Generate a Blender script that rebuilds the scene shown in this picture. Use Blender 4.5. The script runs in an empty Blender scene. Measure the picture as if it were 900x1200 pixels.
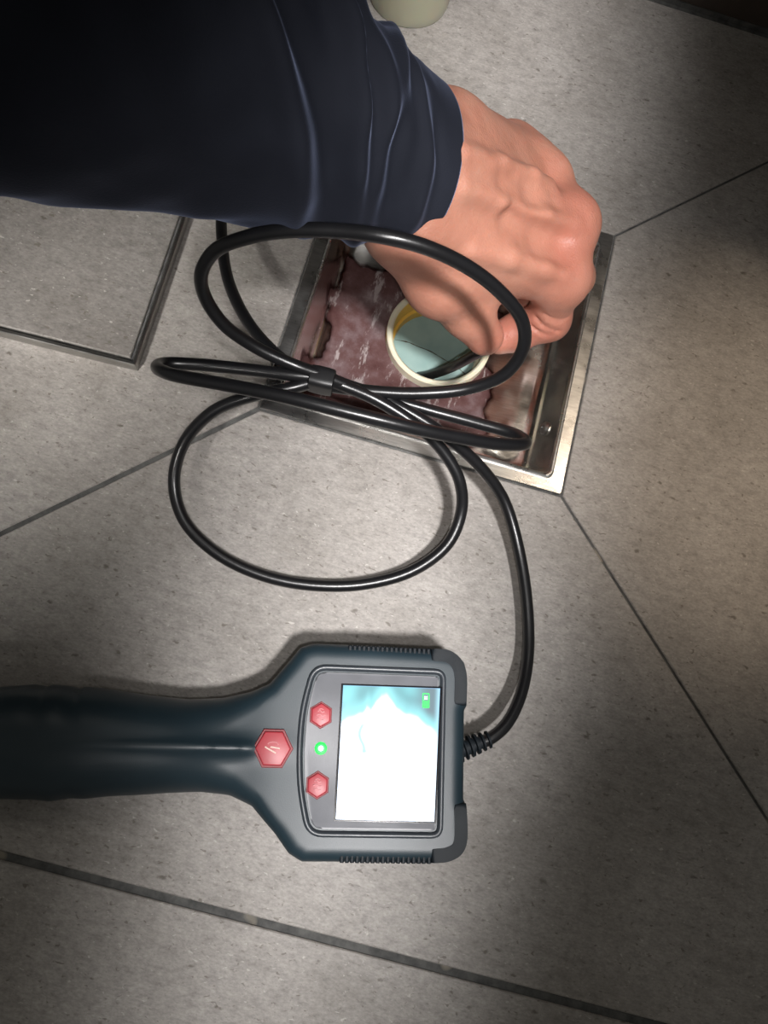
import bpy, bmesh, math, random
import numpy as np
from mathutils import Vector, Matrix, noise

random.seed(4)
C = bpy.context.scene.collection
scn = bpy.context.scene

# ------------------------------------------------------------------ camera
CAM = Vector((-0.019765, -0.205599, 0.344311))
R3 = Matrix(((0.96105034, -0.27329293, -0.04114868),
             (0.25226921, 0.92826606, -0.27328074),
             (0.11288262, 0.25225600, 0.96105381)))
FPX = 900.0
cam = bpy.data.objects.new('camera', bpy.data.cameras.new('camera'))
C.objects.link(cam)
cam.matrix_world = Matrix.Translation(CAM) @ R3.to_4x4()
cam.data.sensor_fit = 'VERTICAL'
cam.data.sensor_height = 24.0
cam.data.lens = FPX / 1200 * 24.0
cam.data.clip_start = 0.01
scn.camera = cam

# ------------------------------------------------------------------ world, lights, exposure
scn.view_settings.view_transform = 'Standard'
scn.view_settings.look = 'None'
scn.view_settings.gamma = 1.0
scn.view_settings.exposure = 0.0
w = bpy.data.worlds.new('world'); scn.world = w; w.use_nodes = True
bg = w.node_tree.nodes['Background']
bg.inputs[0].default_value = (0.62, 0.60, 0.55, 1)
bg.inputs[1].default_value = 0.165


def look_at(o, src, dst, up=(0, 1, 0)):
    src = Vector(src); dst = Vector(dst)
    z = (src - dst).normalized(); x = Vector(up).cross(z).normalized(); y = z.cross(x)
    m = Matrix((x, y, z)).transposed().to_4x4()
    o.matrix_world = Matrix.Translation(src) @ m


def spot(name, src, dst, energy, color, angle, blend, radius, scale=(1, 1, 1), up=(0, 1, 0)):
    l = bpy.data.lights.new(name, 'SPOT'); l.energy = energy; l.color = color
    l.spot_size = math.radians(angle); l.spot_blend = blend; l.shadow_soft_size = radius
    o = bpy.data.objects.new(name, l); C.objects.link(o)
    look_at(o, src, dst, up)
    o.matrix_world = o.matrix_world @ Matrix.Diagonal((scale[0], scale[1], scale[2], 1))
    return o


def area(name, src, dst, energy, color, sx, sy, spread=180):
    l = bpy.data.lights.new(name, 'AREA'); l.shape = 'RECTANGLE'; l.size = sx; l.size_y = sy
    l.energy = energy; l.color = color; l.spread = math.radians(spread)
    o = bpy.data.objects.new(name, l); C.objects.link(o); look_at(o, src, dst); return o


# work lamp to the right of and above the camera: a long narrow beam lying across the drain
spot('work_lamp', (0.19, -0.44, 1.12), (-0.006, -0.003, 0), 97, (1.0, 0.975, 0.968), 43, 0.85, 0.055,
     scale=(0.192, 1.0, 1), up=(-0.035, 1, 0))
spot('side_fill', (-0.30, -0.62, 0.55), (-0.178, -0.060, 0), 44, (1.0, 0.965, 0.93), 13, 0.9, 0.06)  # unseen fill lamp added to brighten the left floor and cover
# weak fill light added beside the camera for drain, thumb and sleeve
spot('camera_fill', CAM + R3 @ Vector((0.010, -0.012, 0.004)), (-0.02, -0.05, 0), 1.7, (1.0, 0.97, 0.95), 64, 1.0, 0.004)
# warm downlight over the shower
spot('ceiling_downlight', (0.50, 0.40, 1.75), (0.170, -0.026, 0), 66, (1.0, 0.80, 0.60), 8.0, 0.9, 0.04)
area('steel_reflection_panel', (-0.02, 1.25, 2.2), (0, 0, 0), 8.5, (1.0, 0.96, 0.88), 1.2, 1.3)  # unseen panel added to give the steel white reflections


# ------------------------------------------------------------------ helpers
def at(px, py, z=0.0):
    """a point of the photograph at a known real height above the floor"""
    d = R3 @ Vector(((px - 450) / FPX, -(py - 600) / FPX, -1.0))
    t = (z - CAM.z) / d.z
    return CAM + d * t


def tag(o, label=None, cat=None, group=None, kind=None):
    if label: o['label'] = label
    if cat: o['category'] = cat
    if group: o['group'] = group
    if kind: o['kind'] = kind
    return o


def empty(name, loc=(0, 0, 0), rz=0.0):
    o = bpy.data.objects.new(name, None); C.objects.link(o)
    o.location = loc; o.rotation_euler = (0, 0, rz); o.empty_display_size = 0.01
    return o


def mesh_obj(name, verts, faces, mat, parent=None, smooth=True, sharp=None):
    me = bpy.data.meshes.new(name)
    if isinstance(verts, np.ndarray):
        verts = verts.tolist()
    if isinstance(faces, np.ndarray):
        faces = faces.tolist()
    me.from_pydata(verts, [], faces); me.update()
    me.materials.append(mat)
    for p in me.polygons: p.use_smooth = smooth
    if smooth and sharp is not None:
        me.set_sharp_from_angle(angle=math.radians(sharp))
    o = bpy.data.objects.new(name, me); C.objects.link(o)
    if parent: o.parent = parent
    return o


def bm_obj(name, bm, mat, parent=None, smooth=True, sharp=35):
    bmesh.ops.recalc_face_normals(bm, faces=bm.faces)
    me = bpy.data.meshes.new(name); bm.to_mesh(me); bm.free()
    me.materials.append(mat)
    for p in me.polygons: p.use_smooth = smooth
    if smooth: me.set_sharp_from_angle(angle=math.radians(sharp))
    o = bpy.data.objects.new(name, me); C.objects.link(o)
    if parent: o.parent = parent
    return o


def prism(poly, z0, z1, bev=0.0, seg=2, bm=None):
    """extruded polygon (list of xy), top edges bevelled"""
    b = bm or bmesh.new()
    bot = [b.verts.new((p[0], p[1], z0)) for p in poly]
    top = [b.verts.new((p[0], p[1], z1)) for p in poly]
    n = len(poly)
    ft = b.faces.new(top); b.faces.new(bot[::-1])
    for i in range(n):
        b.faces.new((bot[i], bot[(i + 1) % n], top[(i + 1) % n], top[i]))
    if bev:
        bmesh.ops.bevel(b, geom=list(ft.edges), offset=bev, segments=seg, profile=0.5, affect='EDGES')
    return b


def loft(rings, closed_ends=(False, False), loop=True):
    n = len(rings[0]); v = [tuple(p) for r in rings for p in r]; f = []
    for i in range(len(rings) - 1):
        for j in range(n if loop else n - 1):
            k = (j + 1) % n
            f.append((i * n + j, i * n + k, (i + 1) * n + k, (i + 1) * n + j))
    if closed_ends[0]: f.append(tuple(range(n))[::-1])
    if closed_ends[1]: f.append(tuple((len(rings) - 1) * n + j for j in range(n)))
    return v, f


def catmull(pts, sub=8):
    P = [Vector(p) for p in pts]
    P = [P[0] * 2 - P[1]] + P + [P[-1] * 2 - P[-2]]
    out = []
    for i in range(1, len(P) - 2):
        p0, p1, p2, p3 = P[i - 1:i + 3]
        t0 = 0.0
        t1 = t0 + max((p1 - p0).length, 1e-6) ** 0.5
        t2 = t1 + max((p2 - p1).length, 1e-6) ** 0.5
        t3 = t2 + max((p3 - p2).length, 1e-6) ** 0.5
        for s in range(sub):
            t = t1 + (t2 - t1) * s / sub
            a1 = p0 * ((t1 - t) / (t1 - t0)) + p1 * ((t - t0) / (t1 - t0))
            a2 = p1 * ((t2 - t) / (t2 - t1)) + p2 * ((t - t1) / (t2 - t1))
            a3 = p2 * ((t3 - t) / (t3 - t2)) + p3 * ((t - t2) / (t3 - t2))
            b1 = a1 * ((t2 - t) / (t2 - t0)) + a2 * ((t - t0) / (t2 - t0))
            b2 = a2 * ((t3 - t) / (t3 - t1)) + a3 * ((t - t1) / (t3 - t1))
            out.append(b1 * ((t2 - t) / (t2 - t1)) + b2 * ((t - t1) / (t2 - t1)))
    out.append(P[-2])
    return out


def tube(path, r, n=12):
    """swept circle with parallel transport; r is a number or list"""
    path = [Vector(p) for p in path]
    rings = []
    t0 = (path[1] - path[0]).normalized()
    u = t0.orthogonal().normalized()
    for i, p in enumerate(path):
        t = (path[min(i + 1, len(path) - 1)] - path[max(i - 1, 0)]).normalized()
        u = (u - t * u.dot(t)).normalized(); v = t.cross(u)
        rr = r[i] if isinstance(r, (list, tuple)) else r
        rings.append([p + (u * math.cos(2 * math.pi * k / n) + v * math.sin(2 * math.pi * k / n)) * rr for k in range(n)])
    return loft(rings, (True, True))


# ------------------------------------------------------------------ materials
def new_mat(name):
    m = bpy.data.materials.new(name); m.use_nodes = True
    nt = m.node_tree
    return m, nt, nt.nodes['Principled BSDF']


def nd(nt, t, **kw):
    n = nt.nodes.new(t)
    for k, v in kw.items():
        if k == 'inp':
            for a, b in v.items(): n.inputs[a].default_value = b
        else: setattr(n, k, v)
    return n


def ramp(nt, src, stops, interp='LINEAR'):
    r = nt.nodes.new('ShaderNodeValToRGB'); r.color_ramp.interpolation = interp
    el = r.color_ramp.elements
    while len(el) < len(stops): el.new(0.5)
    for e, (p, c) in zip(el, stops):
        e.position = p; e.color = (c, c, c, 1) if not isinstance(c, tuple) else (*c[:3], 1)
    nt.links.new(src, r.inputs[0]); return r


def mixc(nt, fac, a, b, mode='MIX'):
    m = nt.nodes.new('ShaderNodeMix'); m.data_type = 'RGBA'; m.blend_type = mode
    for s, v in ((m.inputs[0], fac), (m.inputs[6], a), (m.inputs[7], b)):
        if isinstance(v, bpy.types.NodeSocket): nt.links.new(v, s)
        elif isinstance(v, tuple): s.default_value = (*v[:3], 1)
        elif s.type == 'RGBA': s.default_value = (v, v, v, 1)
        else: s.default_value = v
    return m.outputs[2]


def math_n(nt, op, a, b=None, c=None):
    m = nt.nodes.new('ShaderNodeMath'); m.operation = op
    for s, v in zip(m.inputs, (a, b, c)):
        if v is None: continue
        if isinstance(v, bpy.types.NodeSocket): nt.links.new(v, s)
        else: s.default_value = v
    return m.outputs[0]


def noise_n(nt, vec, scale, detail=3, rough=0.5, dist=0.0):
    n = nd(nt, 'ShaderNodeTexNoise', inp={'Scale': scale, 'Detail': detail, 'Roughness': rough, 'Distortion': dist})
    nt.links.new(vec, n.inputs['Vector']); return n.outputs[0]


def bump(nt, b, h, strength, dist):
    n = nd(nt, 'ShaderNodeBump', inp={'Strength': strength, 'Distance': dist})
    nt.links.new(h, n.inputs['Height']); nt.links.new(n.outputs[0], b.inputs['Normal']); return n


def plain(name, col, rough=0.5, metal=0.0, spec=0.5, bumps=None, coat=0.0):
    m, nt, b = new_mat(name)
    b.inputs['Base Color'].default_value = (*col, 1); b.inputs['Roughness'].default_value = rough
    b.inputs['Metallic'].default_value = metal; b.inputs['Specular IOR Level'].default_value = spec
    b.inputs['Coat Weight'].default_value = coat
    tc = nd(nt, 'ShaderNodeTexCoord')
    n = noise_n(nt, tc.outputs['Object'], 90, 3)
    r = ramp(nt, n, [(0.3, tuple(c * 0.88 for c in col)), (0.7, tuple(min(1, c * 1.1) for c in col))])
    nt.links.new(r.outputs[0], b.inputs['Base Color'])
    if bumps:
        h = noise_n(nt, tc.outputs['Object'], bumps[0], 2)
        bump(nt, b, h, bumps[1], bumps[2])
    return m


def stone_mat(name, tone=1.0, warm=0.0):
    m, nt, b = new_mat(name)
    tc = nd(nt, 'ShaderNodeTexCoord'); oi = nd(nt, 'ShaderNodeObjectInfo')
    geo = nd(nt, 'ShaderNodeNewGeometry')
    P = geo.outputs['Position']
    mp = nd(nt, 'ShaderNodeMapping'); nt.links.new(P, mp.inputs[0])
    mp.inputs['Rotation'].default_value = (0, 0, 0.08); mp.inputs['Scale'].default_value = (1, 1.8, 1)
    big = noise_n(nt, P, 16, 5, 0.65)
    col = ramp(nt, big, [(0.25, (0.232 * tone, 0.213 * tone, 0.192 * tone)), (0.5, (0.318 * tone, 0.296 * tone, 0.274 * tone)),
                         (0.78, (0.400 * tone, 0.376 * tone, 0.352 * tone))]).outputs[0]
    fine = noise_n(nt, mp.outputs[0], 520, 3, 0.7)
    f1 = ramp(nt, fine, [(0.3, 0.74), (0.5, 1.0), (0.72, 1.25)]).outputs[0]
    col = mixc(nt, 0.8, col, f1, 'MULTIPLY')
    mid = noise_n(nt, mp.outputs[0], 150, 4, 0.65)
    f2 = ramp(nt, mid, [(0.3, 0.72), (0.5, 0.98), (0.7, 1.14)]).outputs[0]
    col = mixc(nt, 0.85, col, f2, 'MULTIPLY')
    # pale flecks and dark specks of irregular outline
    pf = noise_n(nt, mp.outputs[0], 330, 2, 0.6, 0.4)
    col = mixc(nt, ramp(nt, pf, [(0.66, 0.0), (0.73, 0.6)]).outputs[0], col, (0.56, 0.53, 0.49))
    mp3 = nd(nt, 'ShaderNodeMapping'); nt.links.new(mp.outputs[0], mp3.inputs[0]); mp3.inputs['Location'].default_value = (3.1, 1.7, 0)
    df = noise_n(nt, mp3.outputs[0], 250, 2, 0.6, 0.5)
    col = mixc(nt, ramp(nt, df, [(0.645, 0.0), (0.71, 0.72)]).outputs[0], col, (0.125, 0.108, 0.09))
    # dark pits, rare
    v2 = nd(nt, 'ShaderNodeTexVoronoi', inp={'Scale': 105.0, 'Randomness': 1.0})
    wv = nd(nt, 'ShaderNodeVectorMath', operation='ADD'); nz = nd(nt, 'ShaderNodeTexNoise', inp={'Scale': 260.0, 'Detail': 2.0})
    nt.links.new(P, nz.inputs['Vector'])
    sc = nd(nt, 'ShaderNodeVectorMath', operation='SCALE'); sc.inputs['Scale'].default_value = 0.006
    nt.links.new(nz.outputs[1], sc.inputs[0]); nt.links.new(mp.outputs[0], wv.inputs[0]); nt.links.new(sc.outputs[0], wv.inputs[1])
    nt.links.new(wv.outputs[0], v2.inputs['Vector'])
    s2 = nd(nt, 'ShaderNodeSeparateColor'); nt.links.new(v2.outputs['Color'], s2.inputs[0])
    pit = math_n(nt, 'MULTIPLY', math_n(nt, 'GREATER_THAN', s2.outputs[1], 0.87),
                 ramp(nt, v2.outputs['Distance'], [(0.08, 1.0), (0.20, 0.0)]).outputs[0])
    col = mixc(nt, math_n(nt, 'MULTIPLY', pit, 0.72), col, (0.085, 0.070, 0.055))
    # small specks
    v3 = nd(nt, 'ShaderNodeTexVoronoi', inp={'Scale': 420.0, 'Randomness': 1.0}); nt.links.new(wv.outputs[0], v3.inputs['Vector'])
    s3 = nd(nt, 'ShaderNodeSeparateColor'); nt.links.new(v3.outputs['Color'], s3.inputs[0])
    sp = math_n(nt, 'MULTIPLY', math_n(nt, 'GREATER_THAN', s3.outputs[2], 0.88),
                ramp(nt, v3.outputs['Distance'], [(0.12, 1.0), (0.30, 0.0)]).outputs[0])
    col = mixc(nt, math_n(nt, 'MULTIPLY', sp, 0.5), col, (0.12, 0.10, 0.08))
    nt.links.new(col, b.inputs['Base Color'])
    b.inputs['Roughness'].default_value = 0.55
    b.inputs['Specular IOR Level'].default_value = 0.35
    bump(nt, b, fine, 0.25, 0.0004)
    return m


M = {}
M['stone'] = stone_mat('porcelain_tile')
M['stone_cover'] = stone_mat('porcelain_cover', 0.70)
# grout
m, nt, b = new_mat('grout'); geo = nd(nt, 'ShaderNodeNewGeometry')
n = noise_n(nt, geo.outputs['Position'], 160, 4, 0.6)
n2 = noise_n(nt, geo.outputs['Position'], 38, 2, 0.5)
c = ramp(nt, n, [(0.3, (0.045, 0.045, 0.045)), (0.6, (0.11, 0.11, 0.105))]).outputs[0]
c = mixc(nt, ramp(nt, n2, [(0.66, 0.0), (0.70, 0.8)]).outputs[0], c, (0.28, 0.25, 0.20))
nt.links.new(c, b.inputs['Base Color']); b.inputs['Roughness'].default_value = 0.9
bump(nt, b, n, 0.6, 0.001); M['grout'] = m
# steel
def steel(name, rough, reflection_and_dirt=False, base=(0.80, 0.78, 0.74)):
    m, nt, b = new_mat(name); geo = nd(nt, 'ShaderNodeNewGeometry'); P = geo.outputs['Position']
    b.inputs['Metallic'].default_value = 1.0
    n = noise_n(nt, P, 60, 4, 0.6)
    mp = nd(nt, 'ShaderNodeMapping'); nt.links.new(P, mp.inputs[0]); mp.inputs['Scale'].default_value = (1, 9, 9)
    sc = noise_n(nt, mp.outputs[0], 130, 3, 0.6)
    rr = ramp(nt, n, [(0.35, rough), (0.75, rough + 0.16)]).outputs[0]
    col = ramp(nt, sc, [(0.35, tuple(c * 0.8 for c in base)), (0.6, base)]).outputs[0]
    bump(nt, b, n, 0.15, 0.0008)
    if reflection_and_dirt:  # hand's reddish reflection painted into the colour, with scraped dirt
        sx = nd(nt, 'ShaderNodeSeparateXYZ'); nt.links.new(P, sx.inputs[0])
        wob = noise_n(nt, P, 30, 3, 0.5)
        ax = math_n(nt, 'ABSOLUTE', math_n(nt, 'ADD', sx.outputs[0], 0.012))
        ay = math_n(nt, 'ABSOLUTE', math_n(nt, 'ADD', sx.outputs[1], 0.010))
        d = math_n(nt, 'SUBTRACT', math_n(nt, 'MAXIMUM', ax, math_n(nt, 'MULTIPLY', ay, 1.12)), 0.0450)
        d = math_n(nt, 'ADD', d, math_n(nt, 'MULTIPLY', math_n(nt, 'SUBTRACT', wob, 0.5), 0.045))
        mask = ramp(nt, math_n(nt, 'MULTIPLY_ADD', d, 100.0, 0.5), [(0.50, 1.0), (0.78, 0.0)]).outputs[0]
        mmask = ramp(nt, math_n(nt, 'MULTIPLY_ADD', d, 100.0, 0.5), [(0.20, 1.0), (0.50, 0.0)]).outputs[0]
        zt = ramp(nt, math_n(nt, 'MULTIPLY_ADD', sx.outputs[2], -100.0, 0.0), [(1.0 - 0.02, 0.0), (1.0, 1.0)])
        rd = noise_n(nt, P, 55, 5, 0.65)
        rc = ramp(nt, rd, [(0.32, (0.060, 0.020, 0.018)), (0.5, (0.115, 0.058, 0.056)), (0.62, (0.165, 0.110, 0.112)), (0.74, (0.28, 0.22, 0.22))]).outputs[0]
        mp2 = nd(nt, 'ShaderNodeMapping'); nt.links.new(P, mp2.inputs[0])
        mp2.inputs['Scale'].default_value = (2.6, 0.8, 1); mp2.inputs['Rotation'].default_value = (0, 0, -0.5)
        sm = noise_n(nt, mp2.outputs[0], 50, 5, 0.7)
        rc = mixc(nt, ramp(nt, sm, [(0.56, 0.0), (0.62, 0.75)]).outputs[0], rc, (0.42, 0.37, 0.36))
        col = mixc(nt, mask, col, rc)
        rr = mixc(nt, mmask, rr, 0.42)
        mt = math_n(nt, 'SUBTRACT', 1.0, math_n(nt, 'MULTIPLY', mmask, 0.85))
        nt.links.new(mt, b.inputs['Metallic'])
    nt.links.new(col, b.inputs['Base Color']); nt.links.new(rr, b.inputs['Roughness'])
    return m
M['steel'] = steel('stainless_steel', 0.24, base=(0.66, 0.65, 0.63))
M['tray'] = steel('steel_painted_reflection_dirt', 0.14, True, base=(0.92, 0.90, 0.86))  # carries the painted hand reflection and the scrapes
M['dark_steel'] = steel('dull_steel', 0.3, base=(0.42, 0.41, 0.39))
# pipe plastic with a yellow glue stain
m, nt, b = new_mat('cream_plastic'); geo = nd(nt, 'ShaderNodeNewGeometry'); P = geo.outputs['Position']
sx = nd(nt, 'ShaderNodeSeparateXYZ'); nt.links.new(P, sx.inputs[0])
n = noise_n(nt, P, 70, 3)
st = math_n(nt, 'ADD', math_n(nt, 'MULTIPLY', math_n(nt, 'SUBTRACT', sx.outputs[1], sx.outputs[0]), 25.0), math_n(nt, 'MULTIPLY', n, 0.9))
ins = ramp(nt, math_n(nt, 'MULTIPLY_ADD', sx.outputs[2], -100.0, -2.1), [(0.0, 0.0), (0.15, 1.0)]).outputs[0]
f = math_n(nt, 'MULTIPLY', ramp(nt, st, [(0.75, 0.0), (1.0, 1.0)]).outputs[0], ins)
c = mixc(nt, f, (0.70, 0.66, 0.50), (0.72, 0.42, 0.07))
nt.links.new(c, b.inputs['Base Color']); b.inputs['Roughness'].default_value = 0.4
b.inputs['Subsurface Weight'].default_value = 0.15; b.inputs['Subsurface Scale'].default_value = 0.003
M['pvc'] = m
# murky water
m, nt, b = new_mat('murky_water'); geo = nd(nt, 'ShaderNodeNewGeometry')
n = noise_n(nt, geo.outputs['Position'], 60, 3)
c = ramp(nt, n, [(0.3, (0.23, 0.34, 0.32)), (0.7, (0.31, 0.42, 0.39))]).outputs[0]
nt.links.new(c, b.inputs['Base Color']); b.inputs['Roughness'].default_value = 0.22
b.inputs['IOR'].default_value = 1.33
bump(nt, b, n, 0.1, 0.001); M['water'] = m
M['debris'] = plain('dark_debris', (0.07, 0.06, 0.035), 0.8)
M['cable'] = plain('black_cable_rubber', (0.008, 0.008, 0.009), 0.30, spec=0.5, bumps=(500, 0.1, 0.0003))
M['tie'] = plain('black_tie_plastic', (0.008, 0.008, 0.009), 0.42, bumps=(300, 0.1, 0.0003))
# housing plastic
m, nt, b = new_mat('dark_teal_plastic'); tc = nd(nt, 'ShaderNodeTexCoord')
n = noise_n(nt, tc.outputs['Object'], 40, 3)
c = ramp(nt, n, [(0.3, (0.011, 0.023, 0.031)), (0.7, (0.015, 0.030, 0.040))]).outputs[0]
nt.links.new(c, b.inputs['Base Color']); b.inputs['Roughness'].default_value = 0.42
h = noise_n(nt, tc.outputs['Object'], 2500, 1); bump(nt, b, h, 0.12, 0.0002); M['housing'] = m
M['rubber'] = plain('black_rubber', (0.007, 0.011, 0.015), 0.6, 0.0, 0.3, bumps=(900, 0.2, 0.0003))
M['panel'] = plain('grey_panel_plastic', (0.16, 0.165, 0.18), 0.38, bumps=(1500, 0.15, 0.0002))
M['rim'] = plain('dark_rim_plastic', (0.035, 0.042, 0.05), 0.35)
M['black'] = plain('black_glass', (0.006, 0.006, 0.008), 0.12)
M['red'] = plain('red_button_rubber', (0.36, 0.032, 0.045), 0.42, bumps=(900, 0.1, 0.0002))
M['dark_red'] = plain('dark_red_rubber', (0.20, 0.012, 0.018), 0.5)
M['pale_red'] = plain('pale_red_print', (0.62, 0.26, 0.28), 0.45)
M['icon_white'] = plain('pale_print', (0.80, 0.62, 0.55), 0.3)


def emit(name, col, s):
    m, nt, b = new_mat(name)
    b.inputs['Base Color'].default_value = (*[c * 0.3 for c in col], 1)
    b.inputs['Emission Color'].default_value = (*col, 1); b.inputs['Emission Strength'].default_value = s
    return m


M['green_light'] = emit('green_led', (0.25, 1.0, 0.4), 9)
M['green_halo'] = emit('green_halo', (0.0, 0.85, 0.09), 1.0)  # glow around the indicator, put into a ring
M['green_icon'] = emit('green_icon', (0.0, 0.75, 0.10), 1.1)
M['white_icon'] = emit('white_icon', (0.75, 1.0, 0.8), 1.3)
m, nt, b = new_mat('screen_picture')
ca = nd(nt, 'ShaderNodeAttribute', attribute_name='picture')
b.inputs['Base Color'].default_value = (0.02, 0.02, 0.02, 1)
nt.links.new(ca.outputs['Color'], b.inputs['Emission Color']); b.inputs['Emission Strength'].default_value = 1.7
b.inputs['Roughness'].default_value = 0.15; M['screen'] = m
# cloth
m, nt, b = new_mat('navy_cloth'); tc = nd(nt, 'ShaderNodeTexCoord')
n = noise_n(nt, tc.outputs['Object'], 30, 4)
c = ramp(nt, n, [(0.3, (0.010, 0.0115, 0.0175)), (0.7, (0.014, 0.016, 0.024))]).outputs[0]
nt.links.new(c, b.inputs['Base Color']); b.inputs['Roughness'].default_value = 0.85
b.inputs['Specular IOR Level'].default_value = 0.15
b.inputs['Sheen Weight'].default_value = 0.28; b.inputs['Sheen Roughness'].default_value = 0.35
b.inputs['Sheen Tint'].default_value = (0.40, 0.47, 0.72, 1)
wv = noise_n(nt, tc.outputs['Object'], 1400, 1); bump(nt, b, wv, 0.25, 0.0003); M['cloth'] = m
# skin
m, nt, b = new_mat('skin'); geo = nd(nt, 'ShaderNodeNewGeometry'); P = geo.outputs['Position']
n = noise_n(nt, P, 45, 4, 0.55)
c = ramp(nt, n, [(0.3, (0.36, 0.155, 0.105)), (0.52, (0.43, 0.195, 0.135)), (0.75, (0.48, 0.24, 0.17))]).outputs[0]
fa = nd(nt, 'ShaderNodeAttribute', attribute_name='flush')
c = mixc(nt, fa.outputs['Fac'], c, (0.46, 0.145, 0.105))
nt.links.new(c, b.inputs['Base Color']); b.inputs['Roughness'].default_value = 0.48
b.inputs['Specular IOR Level'].default_value = 0.4
b.inputs['Subsurface Weight'].default_value = 0.25; b.inputs['Subsurface Scale'].default_value = 0.004
b.inputs['Subsurface Radius'].default_value = (1.0, 0.35, 0.2)
v = nd(nt, 'ShaderNodeTexVoronoi', feature='DISTANCE_TO_EDGE', inp={'Scale': 700.0}); nt.links.new(P, v.inputs['Vector'])
n5 = noise_n(nt, P, 260, 3, 0.6)
h = math_n(nt, 'ADD', math_n(nt, 'MULTIPLY', v.outputs['Distance'], 0.5), n5)
bump(nt, b, h, 0.42, 0.0007); M['skin'] = m
M['nail'] = plain('fingernail', (0.66, 0.40, 0.32), 0.25)
M['wall'] = plain('dark_brown_wall_tile', (0.055, 0.042, 0.034), 0.35, bumps=(60, 0.1, 0.002))
# cup
m, nt, b = new_mat('cloudy_plastic')
b.inputs['Base Color'].default_value = (0.76, 0.73, 0.57, 1); b.inputs['Roughness'].default_value = 0.32
b.inputs['Transmission Weight'].default_value = 0.45; b.inputs['IOR'].default_value = 1.3
b.inputs['Subsurface Weight'].default_value = 0.3; b.inputs['Subsurface Scale'].default_value = 0.004
M['cup'] = m
M['cream'] = plain('pale_yellow_cream', (0.82, 0.80, 0.55), 0.4)

# ------------------------------------------------------------------ setting: floor and wall
YB, YN, XS = -0.2870, 0.2415, 0.2870
H = 0.075
bm = bmesh.new()
def quad(b, x0, y0, x1, y1, z):
    b.faces.new([b.verts.new(p) for p in ((x0, y0, z), (x1, y0, z), (x1, y1, z), (x0, y1, z))])
for q in ((-0.9, -1.0, 0.9, -H), (-0.9, H, 0.9, YN + 0.02), (-0.9, -H, -H, H), (H, -H, 0.9, H)):
    quad(bm, *q, -0.0013)
bmesh.ops.remove_doubles(bm, verts=bm.verts, dist=1e-5)
floor = bm_obj('floor', bm, M['grout'], None, False); tag(floor, kind='structure')


def tile(poly, sides=None):
    # slightly irregular cut edges
    b = prism(poly, -0.007, 0.0, 0.0005, 1)
    return bm_obj('tile', b, M['stone'], floor, True, 20)


g = 0.0012        # grout beside the drain
def diag(s, gap):  # offset along an axis that gives a seam of width gap at 45 degrees
    return gap * 0.7071
bl, br, tr, tl = diag(0, 0.0024), diag(0, 0.0013), diag(0, 0.0012), diag(0, 0.002)
a = H + g; e = XS - 0.0015
YBt = YB + 0.0015
tile([(-a + bl, -a), (-e + bl, -e), (e - br, -e), (a - br, -a)])                                   # south
tile([(a, -a + br), (e, -e + br), (e, YN), (YN + 0, YN), (a + 0, a - tr)] if False else
     [(a, -a + br), (e, -e + br), (e, YN), (YN + tr, YN), (a, a - tr)])                             # east
tile([(a - tr, a), (YN - tr, YN), (-YN + tl, YN), (-a + tl, a)])                                    # north
tile([(-a, a - tl), (-YN - tl, YN), (-e, YN), (-e, -e + bl), (-a, -a + bl)])                        # west
tile([(-e, YB - 0.0018), (e, YB - 0.0018), (e, YB - 0.56), (-e, YB - 0.56)])
for s in (-1, 1):
    x0, x1 = sorted((s * (XS + 0.0015), s * (XS + 0.57)))
    tile([(x0, -e), (x1, -e), (x1, YN), (x0, YN)])
    tile([(x0, YB - 0.0018), (x1, YB - 0.0018), (x1, YB - 0.56), (x0, YB - 0.56)])

wall = bm_obj('wall_back', prism([(-0.9, YN + 0.004), (0.9, YN + 0.004), (0.9, YN + 0.02), (-0.9, YN + 0.02)], -0.0013, 0.004), M['grout'], None, False)
tag(wall, kind='structure')
for i in range(4):
    x0 = -0.88 + i * 0.44
    for j in range(2):
        b = bmesh.new(); z0 = 0.002 + j * 0.40
        poly = [(x0 + 0.001, z0), (x0 + 0.437, z0), (x0 + 0.437, z0 + 0.397), (x0 + 0.001, z0 + 0.397)]
        prism(poly, 0, 0.009, 0.0008, 1, b)
        bmesh.ops.rotate(b, verts=b.verts, cent=(0, 0, 0), matrix=Matrix.Rotation(math.radians(90), 3, 'X'))
        bmesh.ops.translate(b, verts=b.verts, vec=(0, YN + 0.0125, 0))
        bm_obj('wall_tile', b, M['wall'], wall, True, 20)

# ------------------------------------------------------------------ floor drain
drain = empty('floor_drain', (0, 0, 0))
tag(drain, 'open square stainless steel floor drain with a cream pipe mouth, set in the tiles', 'drain')


def rsq(h, r, z, n=16):
    """rounded square ring, 4*n points starting on the +x side"""
    out = []
    for q in range(4):
        cx, cy = [(1, 1), (-1, 1), (-1, -1), (1, -1)][q]
        for i in range(n):
            t = math.radians(q * 90 + 90 * i / (n - 1))
            out.append((cx * (h - r) + r * math.cos(t), cy * (h - r) + r * math.sin(t), z))
    return out


def circ(r, z, n=16):
    out = []
    for q in range(4):
        for i in range(n):
            t = math.radians(q * 90 + 90 * (i + 0.5) / n)
            out.append((r * math.cos(t), r * math.sin(t), z))
    return out


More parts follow.
